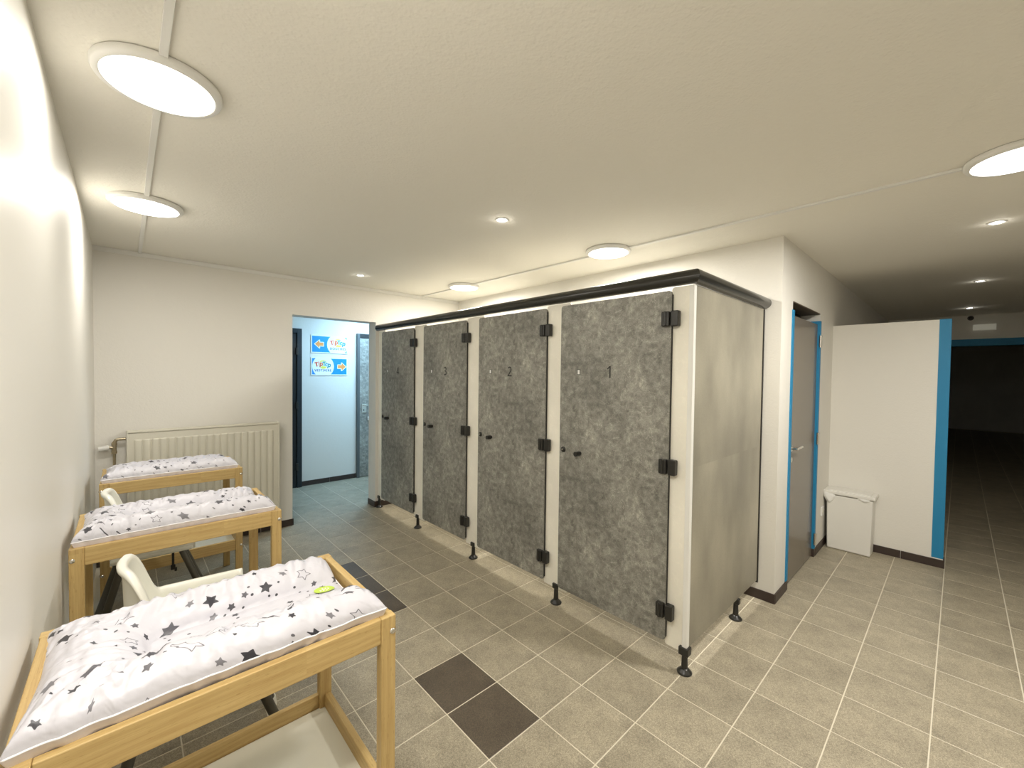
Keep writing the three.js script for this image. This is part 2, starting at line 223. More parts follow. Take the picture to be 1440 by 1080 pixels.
// ------------------------------------------------------------------ hallway: cold lamp, doors, signs
{
  const g = base('panel_lamp', 'square cold white panel lamp on the hallway ceiling', 'lamp', [1.55, CEIL, -3.45]);
  part(g, 'frame', rbox(0.62, 0.03, 0.62, 0.004), M.white, [0, -0.015, 0]); part(g, 'diffuser', box(0.58, 0.004, 0.58), M.coldGlow, [0, -0.031, 0]);
  const l = new THREE.RectAreaLight(HALL.color, HALL.power, 0.58, 0.58); l.position.set(0, -0.036, 0); l.rotation.x = -Math.PI / 2; g.add(l);
}
{
  const fr = std({ color: lin(0.10, 0.11, 0.11), roughness: 0.4 });
  const leafTex = M.door.clone(); leafTex.roughness = 0.5;
  const d = new THREE.Group(); d.name = 'door_2'; d.position.set(1.412, 0, ZH); scene.add(d); d.userData = { kind: 'structure', label: 'grey mottled door with lever handle next to the direction signs', category: 'door' };
  part(d, 'frame', rbox(0.04, 2.115, 0.05, 0.004), fr, [0.02, 1.0575, 0.02]); part(d, 'frame', rbox(0.04, 2.115, 0.05, 0.004), fr, [0.93, 1.0575, 0.02]);
  part(d, 'frame', rbox(0.87, 0.06, 0.05, 0.004), M.edge, [0.475, 2.085, 0.02]);  // black bar paints the dark gap above the leaf
  const leaf = part(d, 'door_leaf', rbox(0.868, 2.04, 0.03, 0.003), leafTex, [0.475, 1.03, 0.018]);
  part(leaf, 'handle_plate', rbox(0.07, 0.13, 0.008, 0.002), M.chrome, [-0.37, -0.01, 0.02]);
  part(leaf, 'handle', merge([rod([-0.375, 0.035, 0.02], [-0.375, 0.035, 0.062], 0.009), rod([-0.375, 0.035, 0.06], [-0.24, 0.035, 0.06], 0.0085)]), M.chrome);
  part(leaf, 'keyhole', rbox(0.012, 0.022, 0.004, 0.001), M.black, [-0.375, -0.035, 0.025]);
  const box1 = base('wall_box', 'small white plastic box fixed to the grey hallway door', 'box', [1.605, 0.84, ZH + 0.034]);
  part(box1, 'body', rbox(0.075, 0.055, 0.03, 0.006), M.white, [0, 0.0275, 0.015]);
  const e = new THREE.Group(); e.name = 'door_3'; e.position.set(0.662, 0, ZH); scene.add(e); e.userData = { kind: 'structure', label: 'dark glazed door at the other side of the direction signs', category: 'door' };
  const dk = std({ color: lin(0.012, 0.02, 0.026), roughness: 0.35 }), pane = std({ color: lin(0.02, 0.045, 0.06), roughness: 0.25 });
  part(e, 'frame', rbox(0.06, 2.12, 0.06, 0.004), dk, [-0.03, 1.06, 0.02]); part(e, 'frame', rbox(0.06, 2.12, 0.06, 0.004), dk, [-0.92, 1.06, 0.02]); part(e, 'frame', rbox(0.83, 0.06, 0.06, 0.004), dk, [-0.475, 2.09, 0.02]);
  const lf = part(e, 'door_leaf', rbox(0.83, 2.06, 0.03, 0.004), dk, [-0.475, 1.03, 0.012]);
  [[0.70, 0.55], [0.30, 0.22], [-0.12, 0.5], [-0.68, 0.5]].forEach(([y, h]) => part(lf, 'pane', rbox(0.62, h, 0.006, 0.002), pane, [0.04, y, 0.017]));
  for (const y of [1.82, 1.1, 0.28]) part(e, 'hinge', rbox(0.03, 0.1, 0.025, 0.004), M.black, [-0.06, y, 0.045]);
}
function canvas(w, h, draw) { const c = document.createElement('canvas'); c.width = w; c.height = h; draw(c.getContext('2d'), w, h); const t = new THREE.CanvasTexture(c); t.colorSpace = THREE.SRGBColorSpace; t.magFilter = THREE.LinearFilter; return t; }
function signTexture(word, toLeft) {
  return canvas(1024, 512, (c, W, H) => {
    c.fillStyle = '#eef4f6'; c.fillRect(0, 0, W, H);
    const m = 26; c.save(); c.beginPath(); c.rect(m, m, W - 2 * m, H - 2 * m); c.clip(); c.fillStyle = '#0a8fe0'; c.fillRect(0, 0, W, H);
    const cx = toLeft ? 735 : 330, cy = 256; c.fillStyle = '#eef4f6'; c.beginPath(); c.ellipse(cx, cy, 300, 318, 0, 0, 7); c.fill(); c.restore();
    const lx = toLeft ? 745 : 325;
    c.fillStyle = '#e6e15a'; c.beginPath(); c.arc(lx + 5, 200, 128, 0, 7); c.fill();
    const letters = toLeft ? 'TipTop' : 'TipTop', cols = ['#d8541e', '#f08a2a', '#e0681e', '#1aa08a', '#2aa7c8', '#1d8f9c'];
    c.textAlign = 'center'; c.textBaseline = 'middle'; c.lineJoin = 'round';
    const xs = [-178, -112, -52, 28, 100, 172], ys = [12, 0, -8, -8, 2, 22], rot = [-0.22, -0.1, 0.06, -0.05, 0.08, 0.2];
    [...letters].forEach((ch, i) => { c.save(); c.translate(lx + xs[i], 190 + ys[i]); c.rotate(rot[i]); c.font = 'bold 172px sans-serif'; c.lineWidth = 26; c.strokeStyle = '#ffffff'; c.strokeText(ch, 0, 0); c.lineWidth = 8; c.strokeStyle = i < 3 ? '#8a2f12' : '#0d5f68'; c.strokeText(ch, 0, 0); c.fillStyle = cols[i]; c.fillText(ch, 0, 0); c.restore(); });
    c.fillStyle = '#33598c'; c.font = 'bold 92px sans-serif'; const tw = c.measureText(word).width; c.save(); c.translate(lx, 372); c.scale(Math.min(1.15, 470 / tw), 1); c.fillText(word, 0, 0); c.restore();
    const ax = toLeft ? 225 : 850, k = toLeft ? -1 : 1; const arrow = (s) => { c.beginPath(); [[-110, -50], [0, -50], [0, -112], [125, 0], [0, 112], [0, 50], [-110, 50]].forEach(([x, y], i) => (i ? c.lineTo(ax + k * x * s, 256 + y * s) : c.moveTo(ax + k * x * s, 256 + y * s))); c.closePath(); };
    arrow(1); c.lineWidth = 34; c.strokeStyle = '#e9f1f4'; c.stroke(); c.fillStyle = '#ee9a4c'; c.fill();
  });
}
for (const [word, left, y, label] of [['DOUCHES', true, 1.932, 'blue and white sign reading DOUCHES with an orange arrow'], ['VESTIAIRE', false, 1.626, 'blue and white sign reading VESTIAIRE with an orange arrow']]) {
  const g = base('direction_sign', label, 'sign', [1.035, y - 0.124, ZH]);
  part(g, 'board', rbox(0.497, 0.248, 0.008, 0.002), M.white, [0, 0.124, 0.005]);
  part(g, 'print', T(new THREE.PlaneGeometry(0.494, 0.245), 0, 0, 0), std({ map: signTexture(word, left), roughness: 0.4 }), [0, 0.124, 0.0096]);
}

// ------------------------------------------------------------------ cubicles
const font = await new FontLoader().loadAsync('fonts/droid/droid_sans_regular.typeface.json');
function roundedSlab(w, h, t, r) { // in the y/z plane, thickness along x, centred
  const s = new THREE.Shape(), x = -w / 2, y = -h / 2; s.moveTo(x + r, y); s.lineTo(x + w - r, y); s.absarc(x + w - r, y + r, r, -Math.PI / 2, 0); s.lineTo(x + w, y + h - r); s.absarc(x + w - r, y + h - r, r, 0, Math.PI / 2); s.lineTo(x + r, y + h); s.absarc(x + r, y + h - r, r, Math.PI / 2, Math.PI); s.lineTo(x, y + r); s.absarc(x + r, y + r, r, Math.PI, Math.PI * 1.5);
  const g = new THREE.ExtrudeGeometry(s, { depth: t - 0.002, bevelEnabled: true, bevelThickness: 0.001, bevelSize: 0.001, bevelSegments: 1, curveSegments: 6 }); g.translate(0, 0, -(t - 0.002) / 2); g.rotateY(Math.PI / 2); return g; // shape x -> -z
}
const footGeo = () => merge([T(cyl(0.014, 0.017, 0.085, 20), 0, 0.0575, 0), new THREE.LatheGeometry([[0, 0], [0.037, 0], [0.038, 0.006], [0.033, 0.012], [0.022, 0.022], [0.017, 0.028], [0, 0.03]].map(([r, y]) => new THREE.Vector2(r, y)), 28)]);
const FOOT = footGeo(), CLIP = rbox(0.034, 0.034, 0.046, 0.005), CLIPC = rbox(0.046, 0.042, 0.052, 0.005);
const XPAN = 1.07, TPAN = 0.013, XD = 1.0555, TD = 0.012;
const cub = [ // number, door z range, front panels (z ranges), foot z
  { n: '1', label: 'shower cubicle with door 1, corner post and taupe end panel', d: [0.050, 0.805], panels: [[-0.095, 0.112], [0.797, 0.893]], feet: [0.017, 0.905] },
  { n: '2', label: 'shower cubicle with dark door 2, directly beside the end cubicle', d: [-0.823, -0.083], panels: [[-1.003, -0.788]], feet: [-0.902] },
  { n: '3', label: 'shower cubicle with dark door 3, one away from the doorway', d: [-1.682, -0.992], panels: [[-1.885, -1.663]], feet: [-1.81] },
  { n: '4', label: 'shower cubicle with dark door 4 against the radiator wall by the doorway', d: [-2.575, -1.868], panels: [[-2.697, -2.533]], feet: [-2.672] },
];
function bicolor(g) { return g; }
cub.forEach((c, ci) => {
  const zc = (c.d[0] + c.d[1]) / 2, w = c.d[1] - c.d[0];
  const g = base('cubicle', c.label, 'cubicle', [XPAN, 0, zc], 'row of numbered cubicles');
  c.panels.forEach(([a, b], i) => part(g, 'front_panel', metric(T(roundedSlab(b - a, 1.915, TPAN, 0.012), 0, -0.004, 0), null, [ci * 0.37, i * 0.4]), M.panel, [TPAN / 2, 1.065, (a + b) / 2 - zc], 'pale stone-look front panel'));
  part(g, 'divider', metric(new THREE.BoxGeometry(1.09, 1.88, 0.012), null, [ci * 0.3, 0]), ci === 0 ? M.panel : M.panel, [TPAN + 0.548, 1.08, (ci === 3 ? -2.68 : c.feet[0]) - zc]);
  const door = part(g, 'door', metric(roundedSlab(w, 1.87, TD, 0.018), null, [ci * 0.43 + 0.1, ci * 0.29]), M.door, [XD - XPAN + TD / 2 - 0.006, 1.065, 0], `dark grey stone-look door numbered ${c.n}`);
  part(door, 'door_edge', metric(new THREE.BoxGeometry(TD * 0.9, 1.83, 0.006)), M.edge, [0.004, 0, w / 2 + 0.0005], 'black door edge');
  const fx = -TD / 2;
  for (const y of [1.851, 1.068, 0.296]) { // hinges, half on the door, half on the panel
    part(door, 'hinge', merge([rbox(0.026, 0.078, 0.044, 0.006), T(rbox(0.018, 0.078, 0.014, 0.004), -0.010, 0, 0.0)].map((q) => q)), M.black, [fx - 0.010, y - 1.065, w / 2 - 0.024]);
    part(door, 'hinge', merge([rbox(0.036, 0.082, 0.040, 0.006)]), M.black, [fx - 0.004, y - 1.065, w / 2 + 0.026]);
  }
  const lock = part(door, 'lock', new THREE.LatheGeometry([[0, 0.011], [0.008, 0.0115], [0.015, 0.009], [0.0185, 0.004], [0.019, 0]].map(([r, y]) => new THREE.Vector2(r, y)), 28).rotateZ(Math.PI / 2), M.black, [fx, -0.005, -w / 2 + 0.033]);
  part(lock, 'lock_core', cyl(0.006, 0.006, 0.004, 16).rotateZ(Math.PI / 2), M.chrome, [-0.011, 0.001, 0]);
  part(door, 'knob', merge([rod([0, 0, 0], [-0.03, 0, 0], 0.011), rod([-0.012, 0, 0], [-0.048, 0, 0], 0.0155)]), M.black, [fx, -0.012, -w / 2 + 0.17]);
  part(door, 'indicator_frame', rbox(0.003, 0.034, 0.022, 0.001), M.black, [fx - 0.001, 0.503, -w / 2 + 0.152]);
  part(door, 'indicator', rbox(0.004, 0.027, 0.0155, 0.0008), std({ color: lin(0.9, 0.9, 0.88), roughness: 0.4 }), [fx - 0.002, 0.503, -w / 2 + 0.152], 'white occupancy window');
  const tg = new TextGeometry(c.n, { font, size: 0.072, depth: 0.0015, curveSegments: 6, bevelEnabled: false }); tg.computeBoundingBox(); const bb = tg.boundingBox; tg.translate(-(bb.min.x + bb.max.x) / 2, -(bb.min.y + bb.max.y) / 2, 0); tg.scale(0.92, 1, 1); tg.rotateY(-Math.PI / 2);
  part(door, 'number', tg, M.edge, [fx - 0.0003, 0.505, -w / 2 + 0.375], `black number ${c.n}`);
  for (const f of c.feet) { const ft = part(g, 'foot', FOOT, M.black, [0.004, 0, f - zc]); part(ft, 'clip', ci === 0 && f > 0.5 ? CLIPC : CLIP, M.black, [0, 0.117, 0]); }
  if (ci === 0) {
    part(g, 'corner_post', merge([T(rbox(0.030, 1.905, 0.026, 0.003), 0.009, 0, 0)]), M.alu, [-0.004, 1.065, 0.907 - zc], 'white aluminium corner post');
    part(g, 'end_panel', metric(new RoundedBoxGeometry(1.068, 1.89, 0.013, 1, 0.002)), M.endPanel, [0.020 + 0.534, 1.075, 0.911 - zc], 'taupe stone-look end panel');
    const ft = part(g, 'foot', FOOT, M.black, [0.725, 0, 0.908 - zc]); part(ft, 'clip', CLIP, M.black, [0, 0.117, 0]);
    part(g, 'wall_profile', rbox(0.012, 1.90, 0.024, 0.002), M.black, [1.098, 1.065, 0.911 - zc]);
  }
});
{ // continuous head rail, mitred at the corner
  const P = []; const n = 14; P.push([-0.018, 2.026], [0.012, 2.022]); for (let i = 0; i <= n; i++) { const a = -Math.PI / 2 + (Math.PI * 0.92 * i) / n; P.push([0.012 + 0.034 * Math.cos(a), 2.058 + 0.036 * Math.sin(a)]); } P.push([-0.018, 2.088]);
  const st = [(d, y) => [XPAN - d, y, ZB + 0.004], (d, y) => [XPAN - d, y, 0.914 + d], (d, y) => [XR - 0.004, y, 0.914 + d]];
  const pos = [], idx = [], k = P.length; st.forEach((f) => P.forEach(([d, y]) => pos.push(...f(d, y))));
  for (let s = 0; s < 2; s++) for (let i = 0; i < k; i++) { const j = (i + 1) % k, A = s * k + i, B = s * k + j, C = A + k, D = B + k; idx.push(A, C, B, B, C, D); }
  for (const s of [0, 2]) for (let i = 1; i < k - 1; i++) s ? idx.push(2 * k, 2 * k + i, 2 * k + i + 1) : idx.push(0, i + 1, i);
  let g = new THREE.BufferGeometry(); g.setAttribute('position', new THREE.Float32BufferAttribute(pos, 3)); g.setIndex(idx); g = BGU.toCreasedNormals(g, 0.5); g = metric(g);
  const m = shade(new THREE.Mesh(g, M.rail)); m.name = 'head_rail'; scene.add(m); tag(m, 'glossy black rounded rail running along the top of the cubicles', 'rail');
}

// ------------------------------------------------------------------ corridor door, bin, socket, exit light
{
  const leafMat = std({ color: lin(0.17, 0.145, 0.115), roughness: 0.24 });
  const d = new THREE.Group(); d.name = 'door_1'; d.position.set(0, 0, ZC); scene.add(d); d.userData = { kind: 'structure', label: 'brown-grey door with a blue painted frame and lever handle', category: 'door' };
  part(d, 'frame', rbox(0.045, 1.965, 0.10, 0.003), M.blue, [2.452, 0.07 + 0.9825, -0.042], 'blue painted jamb');
  part(d, 'frame', rbox(0.040, 1.965, 0.10, 0.003), M.blue, [3.305, 0.07 + 0.9825, -0.042], 'blue painted jamb');
  part(d, 'threshold', rbox(0.045, 0.07, 0.1, 0.002), M.skirt, [2.452, 0.035, -0.042]); part(d, 'threshold', rbox(0.040, 0.07, 0.1, 0.002), M.skirt, [3.305, 0.035, -0.042]);
  const leaf = part(d, 'door_leaf', rbox(0.806, 2.0, 0.04, 0.003), leafMat, [2.879, 1.006, -0.032]);
  part(leaf, 'handle', merge([rod([-0.335, 0.02, 0.02], [-0.335, 0.02, 0.065], 0.010), rod([-0.335, 0.02, 0.062], [-0.20, 0.022, 0.062], 0.0095)]), M.chrome);
  part(leaf, 'rosette', cyl(0.025, 0.025, 0.008, 28).rotateX(Math.PI / 2), M.chrome, [-0.335, 0.02, 0.023]);
  part(leaf, 'lock', cyl(0.020, 0.022, 0.010, 28).rotateX(Math.PI / 2), M.chrome, [-0.335, -0.065, 0.024]);
  for (const y of [1.86, 1.03, 0.16]) part(d, 'hinge', merge([rod([0, -0.05, 0], [0, 0.05, 0], 0.010), T(rbox(0.04, 0.085, 0.004, 0.001), 0.016, 0, -0.002)]), M.chrome, [3.283, y, 0.012]);
}
{
  const g = base('power_socket', 'white wall socket low on the wall beside the blue-edged door', 'socket', [3.57, 0.30, ZC]);
  part(g, 'plate', rbox(0.08, 0.08, 0.011, 0.004), M.white, [0, 0.04, 0.0055]); part(g, 'well', cyl(0.019, 0.019, 0.003, 24).rotateX(Math.PI / 2), M.shelf, [0, 0.04, 0.0115]);
}
{
  const m = std({ color: lin(0.80, 0.78, 0.72), roughness: 0.4 }), bag = std({ color: lin(0.84, 0.83, 0.79), roughness: 0.55 });
  const g = base('pedal_bin', 'slim white lidded bin with a liner showing, standing against the white partition', 'bin', [3.735, 0, 1.205]);
  const b = new RoundedBoxGeometry(0.195, 0.49, 0.325, 3, 0.012); const p = b.attributes.position; for (let i = 0; i < p.count; i++) { const k = 0.94 + 0.06 * ((p.getY(i) + 0.245) / 0.49); p.setX(i, p.getX(i) * k); p.setZ(i, p.getZ(i) * k); } b.computeVertexNormals();
  part(g, 'body', metric(b), m, [0, 0.246, 0]);
  const lid = part(g, 'lid', merge([T(rbox(0.212, 0.030, 0.365, 0.008), 0, 0, 0), T(rbox(0.17, 0.012, 0.30, 0.005), 0.0, 0.017, 0)]), m, [-0.002, 0.512, -0.004]);
  const bagGeo = (seed, sx, sy, sz) => { const q = new THREE.SphereGeometry(1, 28, 20), pp = q.attributes.position, L = lattice(7, seed); for (let i = 0; i < pp.count; i++) { const x = pp.getX(i), y = pp.getY(i), z = pp.getZ(i); const k = 0.75 + 0.5 * L(0.5 + Math.atan2(z, x) / 6.2832, 0.5 + y * 0.3); const up = y > 0 ? 0.5 : 1; pp.setXYZ(i, x * sx * k * (0.7 + 0.3 * up), y * sy * up * k, z * sz * k * (y < -0.3 ? 1 + (y + 0.3) * 0.8 : 1)); } q.computeVertexNormals(); return q; };
  part(g, 'liner', bagGeo(71, 0.030, 0.075, 0.045), bag, [-0.088, 0.492, -0.140], 'white bin liner bulging out under the lid');
  part(g, 'liner', bagGeo(73, 0.014, 0.024, 0.04), bag, [-0.096, 0.494, 0.10]);
}
{
  const g = base('exit_light', 'small rectangular light box on the wall above the dark opening', 'light box', [XF - 0.002, 2.27, 2.07]);
  part(g, 'body', rbox(0.05, 0.085, 0.225, 0.008), std({ color: lin(0.9, 0.9, 0.82), roughness: 0.4, emissive: lin(1, 0.97, 0.8), emissiveIntensity: 0.07 }), [-0.025, 0.045, 0]);
  part(g, 'lamp_cap', rbox(0.02, 0.012, 0.02, 0.003), M.white, [-0.02, 0.094, 0.105]);
  const s = base('motion_sensor', 'small black dome sensor above the exit light box', 'sensor', [XF - 0.001, 2.46, 1.931]);
  part(s, 'dome', new THREE.SphereGeometry(0.028, 20, 14), M.black, [-0.012, 0, 0]); part(s, 'plate', cyl(0.034, 0.034, 0.006, 24).rotateZ(Math.PI / 2), M.black, [-0.003, 0, 0]);
}

// ------------------------------------------------------------------ radiator
{
  const g = base('radiator', 'cream panel radiator with vertical ribs and a valve on the wall', 'radiator', [-0.518, 0.10, ZB]);
  const W = 1.08, H = 0.962, F = 0.104;
  part(g, 'front_plate', rbox(W, H - 0.02, 0.018, 0.004), M.radiator, [0, H / 2 - 0.006, F - 0.016]);
  part(g, 'back_plate', rbox(W - 0.02, H - 0.03, 0.018, 0.004), M.radiator, [0, H / 2 - 0.006, 0.036]);
  const rib = (() => { const s = new THREE.Shape(); s.moveTo(-0.0225, 0); s.lineTo(-0.019, 0.0045); s.quadraticCurveTo(0, 0.0085, 0.012, 0.0065); s.lineTo(0.0215, 0.0); s.lineTo(-0.0225, 0); const q = new THREE.ExtrudeGeometry(s, { depth: H - 0.13, bevelEnabled: false, curveSegments: 5 }); q.rotateX(-Math.PI / 2); q.rotateY(Math.PI); q.scale(-1, 1, 1); const ix = q.index; return q; })();
  const ribG = (() => { const q = new THREE.BufferGeometry(), prof = [[-0.0235, 0], [-0.019, 0.0085], [-0.008, 0.0115], [0.006, 0.0115], [0.019, 0.0085], [0.0235, 0]], pos = [], idx = []; const h0 = 0, h1 = H - 0.125; const lev = [[h0, 0], [h0 + 0.012, 1], [h1 - 0.012, 1], [h1, 0]]; lev.forEach(([y, k]) => prof.forEach(([x, d]) => pos.push(x, y, d * k))); const n = prof.length; for (let l = 0; l < 3; l++) for (let i = 0; i < n - 1; i++) { const A = l * n + i, B = A + 1, C = A + n, D = C + 1; idx.push(A, B, D, A, D, C); } q.setAttribute('position', new THREE.Float32BufferAttribute(pos, 3)); q.setIndex(idx); q.computeVertexNormals(); q.setAttribute('uv', new THREE.Float32BufferAttribute(new Float32Array(pos.length / 3 * 2), 2)); return q; })();
  rib.dispose();
  for (let i = 0; i < 19; i++) part(g, 'rib', ribG, M.radiator, [-0.4735 + i * 0.0521, 0.055, F - 0.0068]);
  for (const s of [-1, 1]) part(g, 'side_cover', rbox(0.012, H, F - 0.012, 0.003), M.radiator, [s * (W / 2 - 0.004), H / 2, F / 2 + 0.004]);
  for (const z of [0.03, F - 0.006]) part(g, 'top_rim', rbox(W, 0.014, 0.014, 0.003), M.radiator, [0, H - 0.007, z]);
  part(g, 'grille', merge(Array.from({ length: 60 }, (_, i) => T(new THREE.BoxGeometry(0.007, 0.004, F - 0.03), -W / 2 + 0.015 + i * (W - 0.03) / 59, H - 0.008, F / 2 + 0.012))), M.radiator);
  part(g, 'valve', merge([rod([-0.545, 0.90, 0.05], [-0.60, 0.90, 0.05], 0.011), rod([-0.598, 0.90, 0.05], [-0.612, 0.875, 0.05], 0.012), rod([-0.612, 0.882, 0.05], [-0.612, 0.80, 0.05], 0.014), T(cyl(0.019, 0.019, 0.018, 6), -0.612, 0.865, 0.05), T(cyl(0.019, 0.019, 0.02, 6), -0.612, 0.80, 0.05), rod([-0.612, 0.835, 0.05], [-0.645, 0.84, 0.05], 0.012)]), M.brass, null, 'brass valve body');
  part(g, 'valve_head', merge([rod([-0.645, 0.84, 0.05], [-0.70, 0.833, 0.05], 0.020, 0.017), rod([-0.64, 0.84, 0.05], [-0.648, 0.84, 0.05], 0.0165)]), M.white, null, 'white valve knob');
  part(g, 'pipe', rod([-0.612, 0.80, 0.05], [-0.612, -0.1, 0.05], 0.009), M.brass);
  for (const x of [-0.35, 0.35]) part(g, 'bracket', rbox(0.04, 0.2, 0.03, 0.003), M.radiator, [x, 0.6, 0.015]);
}

// ------------------------------------------------------------------ changing tables, mats
const starTex = canvas(1024, 1024, (c, W) => {
  c.fillStyle = '#cbc9cf'; c.fillRect(0, 0, W, W); const R = rng(2024);
  const star = (x, y, r, rot, fill, stroke) => { for (const dx of [-W, 0, W]) for (const dy of [-W, 0, W]) { if (x + dx < -90 || x + dx > W + 90 || y + dy < -90 || y + dy > W + 90) continue; c.beginPath(); for (let i = 0; i < 10; i++) { const a = rot + (i * Math.PI) / 5, q = i % 2 ? r * 0.52 : r; const px = x + dx + q * Math.sin(a), py = y + dy - q * Math.cos(a); i ? c.lineTo(px, py) : c.moveTo(px, py); } c.closePath(); c.lineJoin = 'round'; if (fill) { c.fillStyle = fill; c.fill(); c.lineWidth = 5; c.strokeStyle = fill; c.stroke(); } else { c.lineWidth = 4.5; c.strokeStyle = stroke; c.stroke(); } } };
  const placed = []; const free = (x, y, r) => { for (const [a, b, q] of placed) { let dx = Math.abs(a - x), dy = Math.abs(b - y); dx = Math.min(dx, W - dx); dy = Math.min(dy, W - dy); if (Math.hypot(dx, dy) < r + q + 14) return false; } placed.push([x, y, r]); return true; };
  const put = (n, r, fn) => { let k = 0, t = 0; while (k < n && t++ < 4000) { const x = R() * W, y = R() * W, rr = r * (0.85 + R() * 0.3); if (free(x, y, rr)) { fn(x, y, rr, R() * 6.28); k++; } } };
  const greys = ['#3d3c42', '#4a494e', '#77757a', '#5a585e', '#38373d', '#828085'];
  put(8, 44, (x, y, r, a) => star(x, y, r, a, greys[Math.floor(R() * greys.length)]));
  put(8, 46, (x, y, r, a) => star(x, y, r, a, null, '#6a686e'));
  put(20, 20, (x, y, r, a) => star(x, y, r, a, greys[Math.floor(R() * 5)]));
  put(34, 8.5, (x, y, r, a) => { for (const dx of [-W, 0, W]) for (const dy of [-W, 0, W]) { c.beginPath(); c.arc(x + dx, y + dy, r, 0, 7); c.fillStyle = greys[Math.floor(a) % 5]; c.fill(); } });
});
starTex.wrapS = starTex.wrapT = THREE.RepeatWrapping;
const nF = fbm(5, 3, 81), clothBump = dataTex(256, (u, v) => gray(nF(u, v)), false, 3);
M.mat = std({ map: starTex, roughness: 0.42, bumpMap: clothBump, bumpScale: 0.003 });
M.matUnder = std({ color: lin(0.80, 0.75, 0.77), roughness: 0.5 });
M.piping = std({ color: lin(0.86, 0.84, 0.85), roughness: 0.5 });
const PADL = 0.692, PADW = 0.505, SEAM = 0.032;
function padSurface(seed) {
  const L1 = lattice(64, seed), L2 = lattice(64, seed + 1), L3 = lattice(32, seed + 2);
  const bol = (d, w, h) => (d < 0 || d > w ? 0 : h * Math.pow(Math.max(0, 1 - Math.pow((d - w * 0.47) / (d < w * 0.47 ? w * 0.47 : w * 0.53), 2)), 0.55));
  return (x, z) => { // x 0..PADL from the head, z centred; returns height over the seam
    const ds = PADW / 2 - Math.abs(z), dh = x, df = PADL - x;
    const fold = (n) => Math.pow(Math.abs(n - 0.5) * 2, 1.3);
    const dq = dh * 0.84, mix = Math.max(0, 1 - Math.abs(ds - dq) / 0.045), d = Math.min(ds, dq) - 0.25 * 0.045 * mix * mix * Math.min(1, Math.min(ds, dq) / 0.05);
    let h = bol(d, 0.166, 0.070 + 0.007 * (L3(x * 2, 0.3 + Math.sign(z) * 0.2) - 0.5));
    const flat = 0.003 + 0.008 * Math.max(0, 1 - Math.abs(z) / 0.10);
    h = Math.max(h, flat * Math.min(1, Math.min(ds, dh) / 0.02));
    const wr = (ds < 0.17 ? Math.sin(Math.PI * Math.min(1, ds / 0.17)) : 0), wh = (dh < 0.2 ? Math.sin(Math.PI * Math.min(1, dh / 0.2)) : 0);
    h -= 0.016 * wr * fold(L1(x * 0.95 + z * 0.25, 0.11 + Math.sign(z) * 0.2 + ds * 0.25)) * (0.35 + 0.65 * L3(x, 0.7));
    h -= 0.017 * wh * fold(L2(z * 0.62 + dh * 0.08, 0.4 + dh * 0.3)) * Math.min(1, ds / 0.06);
    const e = Math.min(1, df / 0.055); h *= Math.sqrt(Math.max(0, 1 - (1 - e) * (1 - e))) * (0.86 + 0.14 * Math.min(1, df / 0.16));
    return Math.max(0, h);
  };
}
